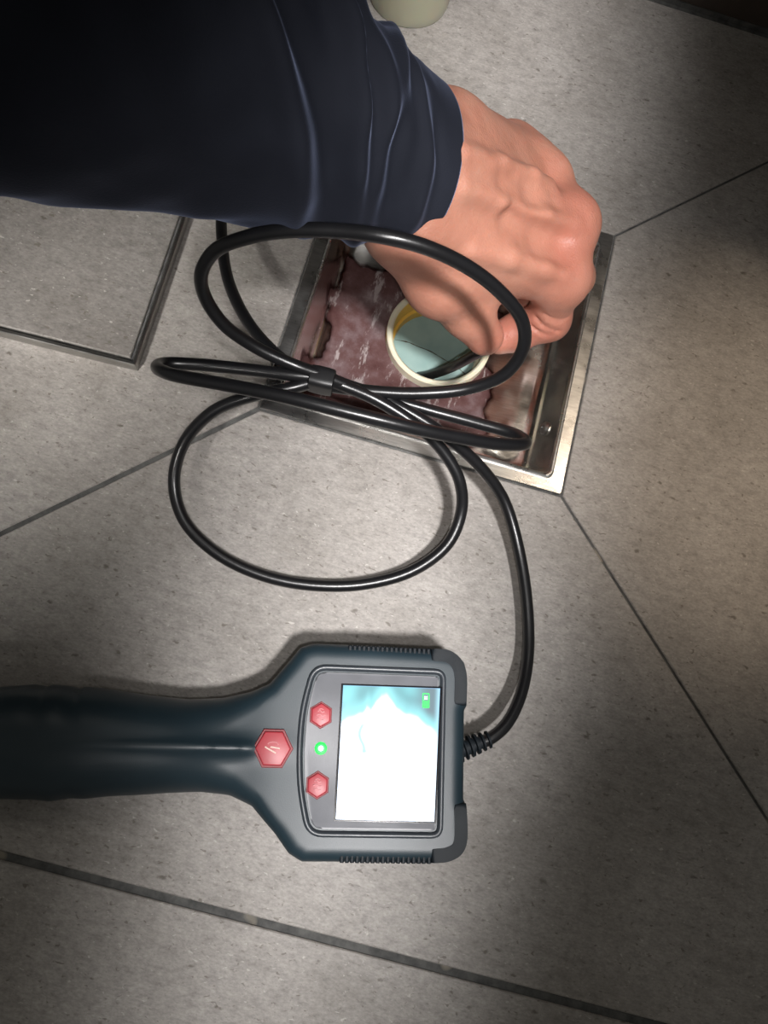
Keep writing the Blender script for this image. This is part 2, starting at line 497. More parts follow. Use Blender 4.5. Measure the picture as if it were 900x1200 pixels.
v, f = loft([rsq(0.0752, .001, -0.006), rsq(0.0752, .001, 0.0002), rsq(0.0749, .001, 0.0005), rsq(0.0693, .0035, 0.0004),
             rsq(0.0691, .0035, 0.0004)])
mesh_obj('frame', v, f, M['steel'], drain, True, 30)
v, f = loft([rsq(0.0692, .0035, 0.0003), rsq(0.0690, .0035, 0.0016), rsq(0.0684, .0035, 0.0021), rsq(0.0677, .0035, 0.0020),
             rsq(0.0672, .0035, 0.0014), rsq(0.0670, .0035, -0.0008)])
mesh_obj('inner_lip', v, f, M['steel'], drain, True, 40)
rings = [rsq(0.0671, .0035, -0.0002), rsq(0.0662, .004, -0.004), rsq(0.0625, .006, -0.019), rsq(0.0612, .007, -0.0225), rsq(0.0585, .008, -0.0247), rsq(0.0555, .009, -0.0252)]
for k in range(1, 9):   # dished bottom running to the pipe
    t = k / 8
    A = rsq(0.0555, .009, 0); B = circ(0.0272, 0)
    rings.append([(p[0] * (1 - t) + q[0] * t, p[1] * (1 - t) + q[1] * t, -0.0252 - 0.0016 * t + 0.0005 * math.sin(9 * p[0] * 30 + t * 3)) for p, q in zip(A, B)])
v, f = loft(rings)
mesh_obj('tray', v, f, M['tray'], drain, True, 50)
prof = [(0.0252, -0.075), (0.0252, -0.024), (0.0255, -0.0208), (0.0262, -0.0202), (0.0276, -0.0202), (0.0283, -0.0208), (0.0284, -0.030)]
# inner step of the socket
prof = [(0.0232, -0.075), (0.0232, -0.034), (0.0246, -0.033), (0.0250, -0.0215)] + prof[2:]
v, f = loft([[(r * math.cos(2 * math.pi * k / 72), r * math.sin(2 * math.pi * k / 72), z) for k in range(72)] for r, z in prof])
mesh_obj('pipe', v, f, M['pvc'], drain, True, 40)
ZW = -0.041
rings = [[(r * math.cos(2 * math.pi * k / 48), r * math.sin(2 * math.pi * k / 48), ZW + (0.0004 if r > 0.0225 else 0)) for k in range(48)] for r in (0.0234, 0.0226, 0.021, 0.012, 0.004)]
v, f = loft(rings, (False, True))
mesh_obj('water', v, f, M['water'], drain)
# threads of debris floating on the water
for pts in (((487, 405), (505, 412), (520, 421), (538, 432), (552, 446)), ((463, 398), (478, 401), (490, 406))):
    path = catmull([at(x, y, ZW + 0.0003) for x, y in pts], 6)
    rr = [0.00010 + 0.0005 * abs(noise.noise(p * 400)) for p in path]
    v, f = tube(path, rr, 6)
    mesh_obj('debris', v, f, M['debris'], drain)


def lathe_bm(prof, n=24, bm=None):
    b = bm or bmesh.new()
    v, f = loft([[(r * math.cos(2 * math.pi * k / n), r * math.sin(2 * math.pi * k / n), z) for k in range(n)] for r, z in prof], (True, True))
    vs = [b.verts.new(p) for p in v]
    for q in f: b.faces.new([vs[i] for i in q])
    return b


# screw on the right-hand wall of the tray
b = lathe_bm([(0.0034, 0), (0.0036, 0.0008), (0.003, 0.0016), (0.0012, 0.0018), (0.0010, 0.0008)])
sc = bm_obj('screw', b, M['dark_steel'], drain)
sp = at(638, 499, -0.010)
sc.matrix_world = Matrix.Translation((0.0640, sp.y, -0.0125)) @ Matrix.Rotation(math.radians(-76), 4, 'Y')
tag(sc, 'small dull screw head')

# ------------------------------------------------------------------ lifted drain cover lying on the tiles
cover = empty('drain_cover', (-0.1345, -0.0745, 0), math.radians(2.2))
tag(cover, 'square tile-inlaid drain cover with thin steel edge, lying left of the open drain', 'drain cover')
L, T = 0.132, 0.0068
def local_sq(x1, y0, inset):
    return [(x1 - L + inset, y0 + inset), (x1 - inset, y0 + inset), (x1 - inset, y0 + L - inset), (x1 - L + inset, y0 + L - inset)]
b = bmesh.new()
rings = []
for ins, z in ((0.0006, 0), (0, 0.0006), (0, T - 0.0005), (0.0004, T), (0.0014, T), (0.0017, T - 0.0004), (0.0018, T - 0.0035)):
    rings.append([(x, y, z) for x, y in local_sq(0, 0, ins)])
v, f = loft(rings)
mesh_obj('steel_edge', v, f, M['dark_steel'], cover, True, 25)
bm_obj('inlaid_tile', prism(local_sq(0, 0, 0.0034), 0.001, T - 0.0006, 0.0005, 1), M['stone_cover'], cover, True, 20)
bm_obj('joint', prism(local_sq(0, 0, 0.0016), 0.001, T - 0.0019), M['grout'], cover, False)

# ------------------------------------------------------------------ plastic cup at the top
cc = at(479, -3, 0)
cup = empty('plastic_cup', (cc.x, cc.y, 0))
tag(cup, 'cloudy yellowish plastic cup standing on the floor at the top edge', 'cup')
prof = [(0.0205, 0.0), (0.0222, 0.0006), (0.0229, 0.003), (0.0245, 0.03), (0.0262, 0.062), (0.0275, 0.064), (0.0275, 0.066), (0.0255, 0.066), (0.0236, 0.030), (0.0220, 0.004), (0.012, 0.0025), (0.002, 0.002)]
v, f = loft([[(r * math.cos(2 * math.pi * k / 48), r * math.sin(2 * math.pi * k / 48), z) for k in range(48)] for r, z in prof], (True, True))
mesh_obj('cup_wall', v, f, M['cup'], cup, True, 50)
prof = [(0.0214, 0.0045), (0.0226, 0.020), (0.0224, 0.021), (0.016, 0.0205), (0.004, 0.0205)]
v, f = loft([[(r * math.cos(2 * math.pi * k / 32), r * math.sin(2 * math.pi * k / 32), z) for k in range(32)] for r, z in prof], (True, True))
mesh_obj('pale_contents', v, f, M['cream'], cup, True, 50)


# ------------------------------------------------------------------ SDF tools (smooth organic bodies)
def surface_nets(D, org, h):
    S = D < 0
    nx, ny, nz = D.shape
    corners = [(i, j, k) for i in (0, 1) for j in (0, 1) for k in (0, 1)]
    cnt = np.zeros((nx - 1, ny - 1, nz - 1), np.int8)
    for i, j, k in corners: cnt += S[i:nx - 1 + i, j:ny - 1 + j, k:nz - 1 + k]
    act = (cnt > 0) & (cnt < 8)
    idx = np.full(act.shape, -1, np.int64); cells = np.argwhere(act); idx[act] = np.arange(len(cells))
    acc = np.zeros((len(cells), 3)); num = np.zeros(len(cells))
    for a_ in corners:
        for ax in range(3):
            if a_[ax]: continue
            b_ = list(a_); b_[ax] = 1
            da = D[cells[:, 0] + a_[0], cells[:, 1] + a_[1], cells[:, 2] + a_[2]]
            db = D[cells[:, 0] + b_[0], cells[:, 1] + b_[1], cells[:, 2] + b_[2]]
            m_ = (da < 0) != (db < 0)
            t = np.where(m_, da / np.where(m_, da - db, 1), 0)
            p = np.tile(np.array(a_, float), (len(cells), 1)); p[:, ax] += t
            acc[m_] += p[m_]; num[m_] += 1
    V = (cells + acc / num[:, None]) * h + org
    F = []
    for ax in range(3):
        o1, o2 = (ax + 1) % 3, (ax + 2) % 3
        s0 = [slice(1, -1)] * 3; s0[ax] = slice(0, -1)
        s1 = list(s0); s1[ax] = slice(1, None)
        a0, a1 = S[tuple(s0)], S[tuple(s1)]
        for flip, mask in ((False, a0 & ~a1), (True, ~a0 & a1)):
            e_ = np.argwhere(mask)
            if not len(e_): continue
            e_ = e_ + np.array([0 if k == ax else 1 for k in range(3)])
            q = []
            for d1, d2 in ((0, 0), (1, 0), (1, 1), (0, 1)):
                c_ = e_.copy(); c_[:, o1] -= d1; c_[:, o2] -= d2
                q.append(idx[c_[:, 0], c_[:, 1], c_[:, 2]])
            q = np.stack(q, 1)
            if flip: q = q[:, ::-1]
            F.append(q)
    return V, np.concatenate(F)


def grid(lo, hi, h):
    ax = [np.arange(lo[i], hi[i], h, dtype=np.float32) for i in range(3)]
    return np.meshgrid(*ax, indexing='ij'), np.array(lo, float)


def cone_cap(G, a_, b_, ra, rb):
    a_ = np.array(a_, np.float32); b_ = np.array(b_, np.float32); ab = b_ - a_
    L2 = float(ab @ ab) + 1e-12
    px, py, pz = G[0] - a_[0], G[1] - a_[1], G[2] - a_[2]
    t = np.clip((px * ab[0] + py * ab[1] + pz * ab[2]) / L2, 0, 1)
    d = np.sqrt((px - t * ab[0]) ** 2 + (py - t * ab[1]) ** 2 + (pz - t * ab[2]) ** 2)
    return d - (ra + (rb - ra) * t)


def smin(a_, b_, k):
    h_ = np.clip(0.5 + 0.5 * (b_ - a_) / k, 0, 1)
    return b_ * (1 - h_) + a_ * h_ - k * h_ * (1 - h_)


def ssub(a_, b_, k):   # a minus b, smooth
    return -smin(-a_, b_, k)


# ------------------------------------------------------------------ person: left hand and forearm in a navy sleeve
person = empty('person', at(490, 200, 0))
tag(person, 'left hand and forearm in a long navy sleeve, pinching a black cable over the drain', 'person')
pinv = -Vector(person.location)

J = dict(
    elbow=at(215, 75, 0.150), wr=at(455, 182, 0.096),
    w1=at(483, 258, 0.088), w2=at(500, 205, 0.096), w3=at(520, 158, 0.087),
    im=at(655, 325, 0.052), mm=at(663, 264, 0.058), rm=at(633, 213, 0.055), pm=at(597, 176, 0.048),
)
G, org = grid((-0.075, -0.110, 0.000), (0.085, 0.095, 0.150), 0.0011)
# keep the box around the hand
D = cone_cap(G, J['elbow'], J['wr'], 0.034, 0.025)
D = smin(D, cone_cap(G, J['wr'], J['w1'], 0.024, 0.0155), 0.010)
D = smin(D, cone_cap(G, J['wr'], J['w3'], 0.024, 0.0155), 0.010)
D = smin(D, cone_cap(G, J['w2'], J['mm'], 0.0185, 0.0105), 0.010)
D = smin(D, cone_cap(G, J['w1'], J['im'], 0.0160, 0.0108), 0.009)
D = smin(D, cone_cap(G, J['w2'], J['rm'], 0.0165, 0.0100), 0.009)
D = smin(D, cone_cap(G, J['w3'], J['pm'], 0.0150, 0.0098), 0.009)
palm = cone_cap(G, at(560, 260, 0.066), at(630, 280, 0.046), 0.016, 0.013)
D = smin(D, palm, 0.010)
# knuckle heads
for k, r in (('im', 0.0118), ('mm', 0.0120), ('rm', 0.0104), ('pm', 0.0098)):
    D = smin(D, cone_cap(G, J[k], J[k] + Vector((0, 0, 0.001)), r - 0.0006, r - 0.0006), 0.008)
for a_, b_, r in (('im', 'mm', 0.0110), ('mm', 'rm', 0.0106), ('rm', 'pm', 0.0098)):
    D = smin(D, cone_cap(G, J[a_] + Vector((0.001, 0.001, 0)), J[b_] + Vector((0.001, 0.001, 0)), r, r), 0.008)
D = smin(D, cone_cap(G, at(520, 175, 0.088), at(618, 190, 0.052), 0.017, 0.010), 0.010)
# thumb
tc0, tc1, tc2, tc3 = at(480, 268, 0.078), at(515, 330, 0.060), at(548, 366, 0.043), at(568, 394, 0.031)
TH = cone_cap(G, tc0, tc1, 0.0175, 0.0130)
TH = smin(TH, cone_cap(G, tc1, tc2, 0.0125, 0.0105), 0.006)
TH = smin(TH, cone_cap(G, tc2, tc3, 0.0108, 0.0088), 0.005)
D = smin(D, TH, 0.009)
D = smin(D, cone_cap(G, tc1, at(600, 318, 0.050), 0.0115, 0.0105), 0.010)   # web between thumb and index
# fingers
def finger(pts, rad, k=0.004):
    d = None
    for i in range(len(pts) - 1):
        c_ = cone_cap(G, pts[i], pts[i + 1], rad[i], rad[i + 1])
        d = c_ if d is None else smin(d, c_, k)
    return d
IN = finger([J['im'], at(643, 374, 0.029), at(606, 389, 0.020), at(586, 396, 0.018)], [0.0108, 0.0098, 0.0086, 0.0078])
MI = finger([J['mm'], at(672, 325, 0.020), at(640, 350, 0.006), at(618, 360, 0.012)], [0.0108, 0.0098, 0.0088, 0.0078])
RI = finger([J['rm'], at(650, 262, 0.017), at(615, 300, 0.008), at(600, 315, 0.018)], [0.0102, 0.0092, 0.0082, 0.0074])
PI_ = finger([J['pm'], at(607, 220, 0.020), at(590, 255, 0.014), at(580, 270, 0.022)], [0.0092, 0.0082, 0.0074, 0.0068])
FI = np.minimum(np.minimum(IN, MI), np.minimum(RI, PI_))
# fingers blend into the hand only close to the knuckles
zf = np.clip((G[2] - 0.030) / 0.02, 0, 1)
D = np.where(zf > 0, smin(D, FI, 0.0015 + 0.0045 * zf), np.minimum(D, FI))
# valleys between the knuckles
for a_, b_ in ():
    m_ = (J[a_] + J[b_]) / 2 + Vector((0.008, 0.0, 0.009))
    D = ssub(D, cone_cap(G, m_, m_ + (m_ - J['w2']).normalized() * 0.012, 0.002, 0.004), 0.006)
# hollow between the metacarpals, tendons and veins on the back
up = Vector((0.03, -0.01, 1)).normalized()
def back(px, py, z): return at(px, py, z)
def snap(px, py, lift=0.0):
    """the hand surface seen at this pixel"""
    d = (R3 @ Vector(((px - 450) / FPX, -(py - 600) / FPX, -1.0)))
    for i in range(900):
        z = 0.135 - i * 0.00015
        t = (z - CAM.z) / d.z; p = CAM + d * t
        q = [(p[k] - org[k]) / 0.0011 for k in range(3)]
        qi = [int(x) for x in q]
        if min(qi) < 0 or any(qi[k] >= D.shape[k] - 1 for k in range(3)): continue
        if D[qi[0], qi[1], qi[2]] < 0.0: return p + Vector((0, 0, lift))
    return p
def ridge(pts, r, sink, k):
    global D
    P = [snap(x, y, -sink) for x, y in pts]
    for i in range(len(P) - 1):
        D = smin(D, cone_cap(G, P[i], P[i + 1], r, r), k)
def groove(pts, r, lift, k):
    global D
    P = [snap(x, y, lift) for x, y in pts]
    for i in range(len(P) - 1):
        D = ssub(D, cone_cap(G, P[i], P[i + 1], r, r), k)
ridge([(545, 215), (590, 232), (640, 248), (672, 258)], 0.0022, 0.0024, 0.006)
ridge([(545, 175), (590, 190), (625, 203), (645, 212)], 0.0020, 0.0022, 0.006)
ridge([(555, 290), (600, 300), (640, 312), (660, 320)], 0.0018, 0.0020, 0.006)
groove([(600, 262), (635, 285), (660, 296)], 0.003, 0.0029, 0.008)
groove([(600, 215), (630, 228), (655, 232)], 0.003, 0.0029, 0.008)
# skin folds on the index finger
for q in ([(628, 372), (640, 384), (655, 388)], [(620, 380), (634, 390), (646, 393)], [(640, 368), (655, 376), (668, 372)]):
    groove(q, 0.0006, 0.0001, 0.0012)
V, F = surface_nets(D, org, 0.0011)
def taubin(V, F, it=6):
    E_ = np.concatenate([F[:, [0, 1]], F[:, [1, 2]], F[:, [2, 3]], F[:, [3, 0]]])
    E_ = np.concatenate([E_, E_[:, ::-1]])
    deg = np.bincount(E_[:, 0], minlength=len(V)).astype(float)
    for i in range(it):
        for lam in (0.5, -0.52):
            s = np.stack([np.bincount(E_[:, 0], weights=V[E_[:, 1], k], minlength=len(V)) for k in range(3)], 1) / deg[:, None]
            V = V + lam * (s - V)
    return V
V = taubin(V, F, 5)
hand = mesh_obj('hand', V + np.array(pinv), F, M['skin'], person)
tag(hand, 'bare left hand, knuckles up, thumb and index pinching the cable')
fl_at = hand.data.attributes.new('flush', 'FLOAT', 'POINT')
val = np.zeros(len(V))
for k, r, s in (('im', 0.014, 0.45), ('mm', 0.014, 0.5), ('rm', 0.012, 0.2), ('pm', 0.012, 0.15)):
    val += s * np.exp(-(np.linalg.norm(V - np.array(J[k] + Vector((0, 0, 0.008))), axis=1) / r) ** 2)
for p_, r, s in ((tc3, 0.012, 0.5), (at(643, 374, 0.029), 0.016, 0.45), (at(606, 389, 0.02), 0.014, 0.5)):
    val += s * np.exp(-(np.linalg.norm(V - np.array(p_), axis=1) / r) ** 2)
fl_at.data.foreach_set('value', np.clip(val, 0, 1).astype(np.float32))

# sleeve: (px, py, z, radius across, radius thick)
SL = [(487, 190, 0.0935, 0.0335, 0.0270), (462, 180, 0.0985, 0.0345, 0.029), (415, 160, 0.107, 0.0370, 0.034), (350, 128, 0.120, 0.0405, 0.040),
      (270, 92, 0.134, 0.0440, 0.044), (170, 52, 0.148, 0.0480, 0.048), (40, 2, 0.163, 0.0520, 0.052), (-160, -75, 0.180, 0.0560, 0.056), (-420, -180, 0.200, 0.058, 0.058)]
cen = catmull([at(a_[0], a_[1], a_[2]) for a_ in SL], 14)
def lerp_list(vals, sub=14):
    o = []
    for i in range(len(vals) - 1):
        for s in range(sub): o.append(vals[i] + (vals[i + 1] - vals[i]) * s / sub)
    return o + [vals[-1]]
ra_, rb_ = lerp_list([a_[3] for a_ in SL]), lerp_list([a_[4] for a_ in SL])
NS = 144
s_acc = 0.0; rings = []
folds = [  # along position (m from cuff), angle, slant, width, height, angular spread
    (0.012, -1.0, 0.006, 0.0026, 0.0016, 1.6), (0.020, -0.3, 0.010, 0.0034, 0.0028, 1.5), (0.033, 0.3, -0.008, 0.0040, 0.0030, 1.0), (0.036, -0.9, 0.014, 0.0042, 0.0042, 1.0),
    (0.050, 0.7, -0.012, 0.0040, 0.0034, 0.8), (0.057, -0.5, 0.022, 0.0050, 0.0062, 1.2), (0.074, 0.5, 0.014, 0.0050, 0.0036, 0.8),
    (0.084, -0.7, 0.030, 0.0065, 0.0070, 1.3), (0.105, 0.9, 0.02, 0.007, 0.004, 0.9), (0.135, -0.6, 0.03, 0.010, 0.0040, 1.0)]
for i, c_ in enumerate(cen):
    t = (cen[min(i + 1, len(cen) - 1)] - cen[max(i - 1, 0)]).normalized()
    if i: s_acc += (cen[i] - cen[i - 1]).length
    side = t.cross(Vector((0, 0, 1))).normalized(); upv = side.cross(t).normalized()
    ring = []
    for k in range(NS):
        th = 2 * math.pi * k / NS
        d = side * math.cos(th) * ra_[i] + upv * math.sin(th) * rb_[i]
        # angle measured from straight up, negative to the near side
        w_ = math.atan2(math.cos(th), math.sin(th))
        disp = 0.0
        for (s0, w0, sl_, wd, hh, sp) in folds:
            dw = w_ - w0
            env = math.exp(-(dw / sp) ** 2) * min(1.0, (s_acc / 0.012) ** 2)
            if env > 0.01:
                sc_ = s0 + sl_ * dw + 0.003 * noise.noise(Vector((w_ * 1.7, s0 * 90, 0)))
                x = (s_acc - sc_) / wd
                disp += hh * env * (math.exp(-x * x) - 0.45 * math.exp(-((x + 1.9) ** 2)))
        q = c_ + d
        cf = 0.25 + 0.75 * min(1.0, s_acc / 0.03)
        disp += cf * (0.0030 * noise.noise(q * 26) + 0.0014 * noise.noise(q * 70))
        if s_acc < 0.004: disp += 0.0006 * math.sin(th * 40) * 0
        ring.append(q + d.normalized() * disp)
    rings.append(ring)
# turn the cuff inwards so that the hem has thickness
inner = []
c0 = cen[0]; t0 = (cen[1] - cen[0]).normalized()
hem = [[c0 + (p - c0) * 0.985 - t0 * 0.0009 for p in rings[0]], [c0 + (p - c0) * 0.955 - t0 * 0.0007 for p in rings[0]],
       [c0 + (p - c0) * 0.935 + t0 * 0.001 for p in rings[0]], [c0 + (p - c0) * 0.93 + t0 * 0.012 for p in rings[0]]]
rings = hem[::-1] + rings
rings = [[p + pinv for p in r] for r in rings]
v, f = loft(rings, (False, True))
sleeve = mesh_obj('sleeve', v, [q[::-1] for q in f], M['cloth'], person)
tag(sleeve, 'dark navy long sleeve with folds near the cuff')
# hem seam
hs = [c0 + t0 * 0.007 + (Vector(p) - pinv - c0) * 1.0 for p in rings[4]]

# ------------------------------------------------------------------ inspection camera (handheld monitor) lying on the floor
TH_ = math.radians(13.2)
dorg = at(440, 880, 0.0); dorg.z = 0
dev = empty('inspection_camera', dorg, TH_)
tag(dev, 'dark teal handheld inspection camera with glowing screen and red hexagonal buttons lying on the tiles', 'inspection camera')
dinv = Matrix.Rotation(-TH_, 3, 'Z')
def dl(px, py, z):
    p = dinv @ (at(px, py, z) - Vector(dorg)); return (p.x, p.y)
ZT = 0.0345
outline_px = [(-190, 872), (-186, 835), (-165, 815), (-120, 808), (-60, 807), (0, 805), (42, 802), (58, 805), (62, 802), (84, 804), (96, 808), (100, 804.5), (127, 807), (150, 811), (177, 815), (220, 819.5),
              (262, 818), (296, 811), (317, 802), (338, 778), (352, 761), (367, 756.5), (430, 759), (503, 763), (524, 766), (538, 777), (541, 790), (541, 828),
              (538, 832), (537, 934), (540, 939), (540, 985), (535, 996), (522, 1004), (503, 1006), (389, 1004.5), (353, 1004.5), (338, 995), (322, 972), (308, 956), (296, 942),
              (270, 931), (236, 928), (200, 929), (169, 931), (127, 933), (100, 936), (84, 935), (60, 939), (42, 937), (0, 936), (-60, 940), (-120, 940), (-165, 928), (-186, 905)]
poly = np.array([dl(x, y, 0.020) for x, y in outline_px])
hD = 0.0009
lo = (poly[:, 0].min() - 0.006, poly[:, 1].min() - 0.006, -0.003); hi = (poly[:, 0].max() + 0.006, poly[:, 1].max() + 0.006, 0.046)
G, org = grid(lo, hi, hD)
X, Y = G[0][:, :, 0], G[1][:, :, 0]
d2 = np.full(X.shape, 1e9); ins = np.zeros(X.shape, bool)
for i in range(len(poly)):
    a_, b_ = poly[i], poly[(i + 1) % len(poly)]
    ab = b_ - a_
    t = np.clip(((X - a_[0]) * ab[0] + (Y - a_[1]) * ab[1]) / (ab @ ab), 0, 1)
    d2 = np.minimum(d2, np.hypot(X - a_[0] - t * ab[0], Y - a_[1] - t * ab[1]))
    cr = ((a_[1] > Y) != (b_[1] > Y)) & (X < (b_[0] - a_[0]) * (Y - a_[1]) / (b_[1] - a_[1] + 1e-15) + a_[0])
    ins ^= cr
d2 = np.where(ins, -d2, d2)
xh = dl(345, 880, ZT)[0]       # head begins
xb = dl(296, 876, ZT)[0]
yc = dl(320, 877, ZT)[1]
u = np.clip((X - (xh - 0.045)) / 0.040, 0, 1); u = u * u * (3 - 2 * u)     # 0 handle, 1 head
r2 = 0.0165 * (1 - u) + 0.0055 * u
top = (0.037 * (1 - u) + ZT * u)
# scooped flanks and centre ridge on the neck
nk = np.exp(-((X - (xb - 0.002)) / 0.020) ** 2)
yy = Y - yc - 0.0 * X
top = top - 0.0045 * nk * (1 - np.exp(-(yy / 0.0045) ** 2)) * np.clip(1 - u * 0.9, 0, 1)
rd = np.clip((X - (xb - 0.075)) / 0.03, 0, 1) * np.clip((xb + 0.004 - X) / 0.006, 0, 1)
top = top + 0.0013 * rd * np.exp(-(yy / 0.0022) ** 2)
zc, hh = top / 2, top / 2
A = d2[:, :, None] + r2[:, :, None]
B = np.abs(G[2] - zc[:, :, None]) - hh[:, :, None] + r2[:, :, None]
D = np.minimum(np.maximum(A, B), 0) + np.hypot(np.maximum(A, 0), np.maximum(B, 0)) - r2[:, :, None]
V, F = surface_nets(D.astype(np.float32), org, hD)
V = taubin(V, F, 4)
V[:, 2] -= V[:, 2].min()
mesh_obj('housing', V, F, M['housing'], dev)


def rounded_poly(pts, r, n=6):
    """corner-rounded polygon"""
    out = []; N = len(pts)
    for i in range(N):
        p0, p1, p2 = [Vector((*pts[(i + k) % N][:2], 0)) for k in (-1, 0, 1)]
        rr = r[i] if isinstance(r, (list, tuple)) else r
        d0 = (p0 - p1); d1 = (p2 - p1)
        k_ = min(rr, d0.length * 0.45, d1.length * 0.45)
        A_, B_ = p1 + d0.normalized() * k_, p1 + d1.normalized() * k_
        for s in range(n + 1):
            t = s / n
            q = A_ * (1 - t) ** 2 + p1 * 2 * t * (1 - t) + B_ * t ** 2
            out.append((q.x, q.y))
    return out


def inset(poly, d):
    """scale-free inset for convex-ish polygons"""
    n = len(poly); out = []
    area_ = sum(poly[i][0] * poly[(i + 1) % n][1] - poly[(i + 1) % n][0] * poly[i][1] for i in range(n))
    s = 1 if area_ > 0 else -1
    for i in range(n):
        a_, b_ = Vector((*poly[i - 1], 0)), Vector((*poly[(i + 1) % n], 0))
        t = (b_ - a_)
        if t.length < 1e-9: out.append(poly[i]); continue
        t.normalize(); nrm = Vector((-t.y, t.x, 0)) * s
        out.append((poly[i][0] + nrm.x * d, poly[i][1] + nrm.y * d))
    return out


bez = rounded_poly([dl(x, y, ZT) for x, y in ((366, 779), (522, 785), (518, 982), (359, 980), (349, 925), (348, 880), (352, 830))], [0.006, 0.0045, 0.0045, 0.006, 0.01, 0.01, 0.01])
rings = [[(*p, z) for p in inset(bez, i_)] for i_, z in ((-0.0004, ZT - 0.001), (-0.0002, ZT + 0.0009), (0.0005, ZT + 0.0014), (0.0014, ZT + 0.0012), (0.0020, ZT + 0.0004), (0.0022, ZT - 0.0008))]
v, f = loft(rings)
mesh_obj('panel_rim', v, f, M['rim'], dev, True, 60)
bm_obj('front_panel', prism(inset(bez, 0.0028), ZT - 0.001, ZT + 0.0009, 0.0006, 2), M['panel'], dev, True, 40)
ZP = ZT + 0.0009
scr = [dl(x, y, ZP) for x, y in ((400, 801), (518, 805), (511, 965), (391, 962))]
rings = [[(*p, z) for p in inset(scr, i_)] for i_, z in ((0, ZP - 0.0003), (0.0, ZP + 0.0003), (0.0007, ZP + 0.0003), (0.0010, ZP + 0.0001))]
v, f = loft(rings); mesh_obj('screen_bezel', v, f, M['black'], dev, False)
# lit screen with the camera's picture, a fine grid carrying colour
s4 = [Vector((*p, ZP + 0.00012)) for p in inset(scr, 0.0007)]
nu, nv = 70, 96
vv = []; cols = []
edge = [(0.0, 0.30), (0.06, 0.26), (0.16, 0.24), (0.22, 0.23), (0.26, 0.17), (0.30, 0.20), (0.35, 0.13), (0.40, 0.08), (0.45, 0.07), (0.50, 0.11), (0.56, 0.18), (0.66, 0.23), (0.78, 0.25), (0.88, 0.31), (1.0, 0.36)]
def edge_v(uu):
    for (a0, b0), (a1, b1) in zip(edge[:-1], edge[1:]):
        if uu <= a1: return b0 + (b1 - b0) * (uu - a0) / (a1 - a0)
    return edge[-1][1]
def sm(x): x = min(max(x, 0), 1); return x * x * (3 - 2 * x)
for j in range(nv + 1):
    for i in range(nu + 1):
        uu, v_ = i / nu, j / nv
        top_ = s4[0].lerp(s4[1], uu); bot_ = s4[3].lerp(s4[2], uu)
        vv.append(top_.lerp(bot_, v_))
        n1 = noise.noise(Vector((uu * 5, v_ * 6, 3.1))); n2_ = noise.noise(Vector((uu * 14, v_ * 16, 7.7)))
        d = v_ - edge_v(uu) - 0.02 * n1 - 0.012 * n2_
        wf = sm((d + 0.035) / 0.06); glow = sm((d + 0.16) / 0.16)
        base = Vector((0.12, 0.27, 0.30)).lerp(Vector((0.20, 0.55, 0.58)), sm(0.5 + 0.7 * n1))
        base = base.lerp(Vector((0.13, 0.19, 0.22)), sm((uu - 0.62) / 0.3) * (1 - glow))
        base = base.lerp(Vector((0.32, 0.75, 0.80)), glow * 0.6)
        c_ = base.lerp(Vector((1.0, 1.08, 1.15)), wf)
        # cyan fringe at the right side and the faint thread
        fr = sm((uu - 0.93) / 0.07) * (1 - sm((v_ - 0.30) / 0.30))
        c_ = c_.lerp(Vector((0.35, 0.66, 0.78)), fr * 0.8)
        tx = 0.215 + 0.02 * math.sin(v_ * 30) + 0.25 * max(0, v_ - 0.42)
        ln = math.exp(-((uu - tx) / 0.022) ** 2) * sm((v_ - 0.27) / 0.04) * (1 - sm((v_ - 0.50) / 0.02))
        c_ = c_.lerp(Vector((0.14, 0.36, 0.42)), min(1, ln * 0.85))
        bb = math.exp(-(((uu - 0.26) / 0.03) ** 2 + ((v_ - 0.50) / 0.014) ** 2))
        c_ = c_.lerp(Vector((0.25, 0.55, 0.62)), bb * 0.8)
        ed = 1 - sm(min(uu, 1 - uu, v_ * 1.4, (1 - v_) * 1.4) / 0.012)
        c_ = c_.lerp(Vector((0.25, 0.42, 0.75)), ed * 0.8)
        cols.append((*c_, 1))
ff = [(j * (nu + 1) + i, (j + 1) * (nu + 1) + i, (j + 1) * (nu + 1) + i + 1, j * (nu + 1) + i + 1) for j in range(nv) for i in range(nu)]
screen = mesh_obj('screen', vv, ff, M['screen'], dev, False)
tag(screen, 'lit screen showing a bright white and cyan picture')
pa = screen.data.attributes.new('picture', 'FLOAT_COLOR', 'POINT')
pa.data.foreach_set('color', np.array(cols, np.float32).ravel())


def put(px, py, z):
    x, y = dl(px, py, z); return Vector((x, y, z))


# battery icon on the screen: rounded outline, filled lower half, pale mark
def rrect(cx, cy, w_, h_, r, n=4):
    return rounded_poly([(cx - w_, cy - h_), (cx + w_, cy - h_), (cx + w_, cy + h_), (cx - w_, cy + h_)], r, n)
pc = put(499, 821, ZP); s_ = 0.00030
o_ = rrect(pc.x, pc.y, 4.8 * s_, 9.6 * s_, 1.6 * s_)
rings = [[(*p, ZP + 0.0002) for p in o_], [(*p, ZP + 0.0003) for p in o_], [(*p, ZP + 0.0003) for p in inset(o_, 1.5 * s_)], [(*p, ZP + 0.0002) for p in inset(o_, 1.5 * s_)]]
v, f = loft(rings); bat = mesh_obj('battery_icon', v, f, M['green_icon'], screen, False)
bm_obj('charge_bar', prism(rrect(pc.x, pc.y - 4.2 * s_, 3.4 * s_, 4.2 * s_, s_), ZP + 0.0002, ZP + 0.00028), M['green_icon'], screen, False)
b = bmesh.new()
for dx in (-1.3, 1.3):
    for dy in (2.2, 4.8):
        prism(rrect(pc.x + dx * s_, pc.y + dy * s_, 0.9 * s_, 1.0 * s_, 0.6 * s_), ZP + 0.0002, ZP + 0.00032, bm=b)
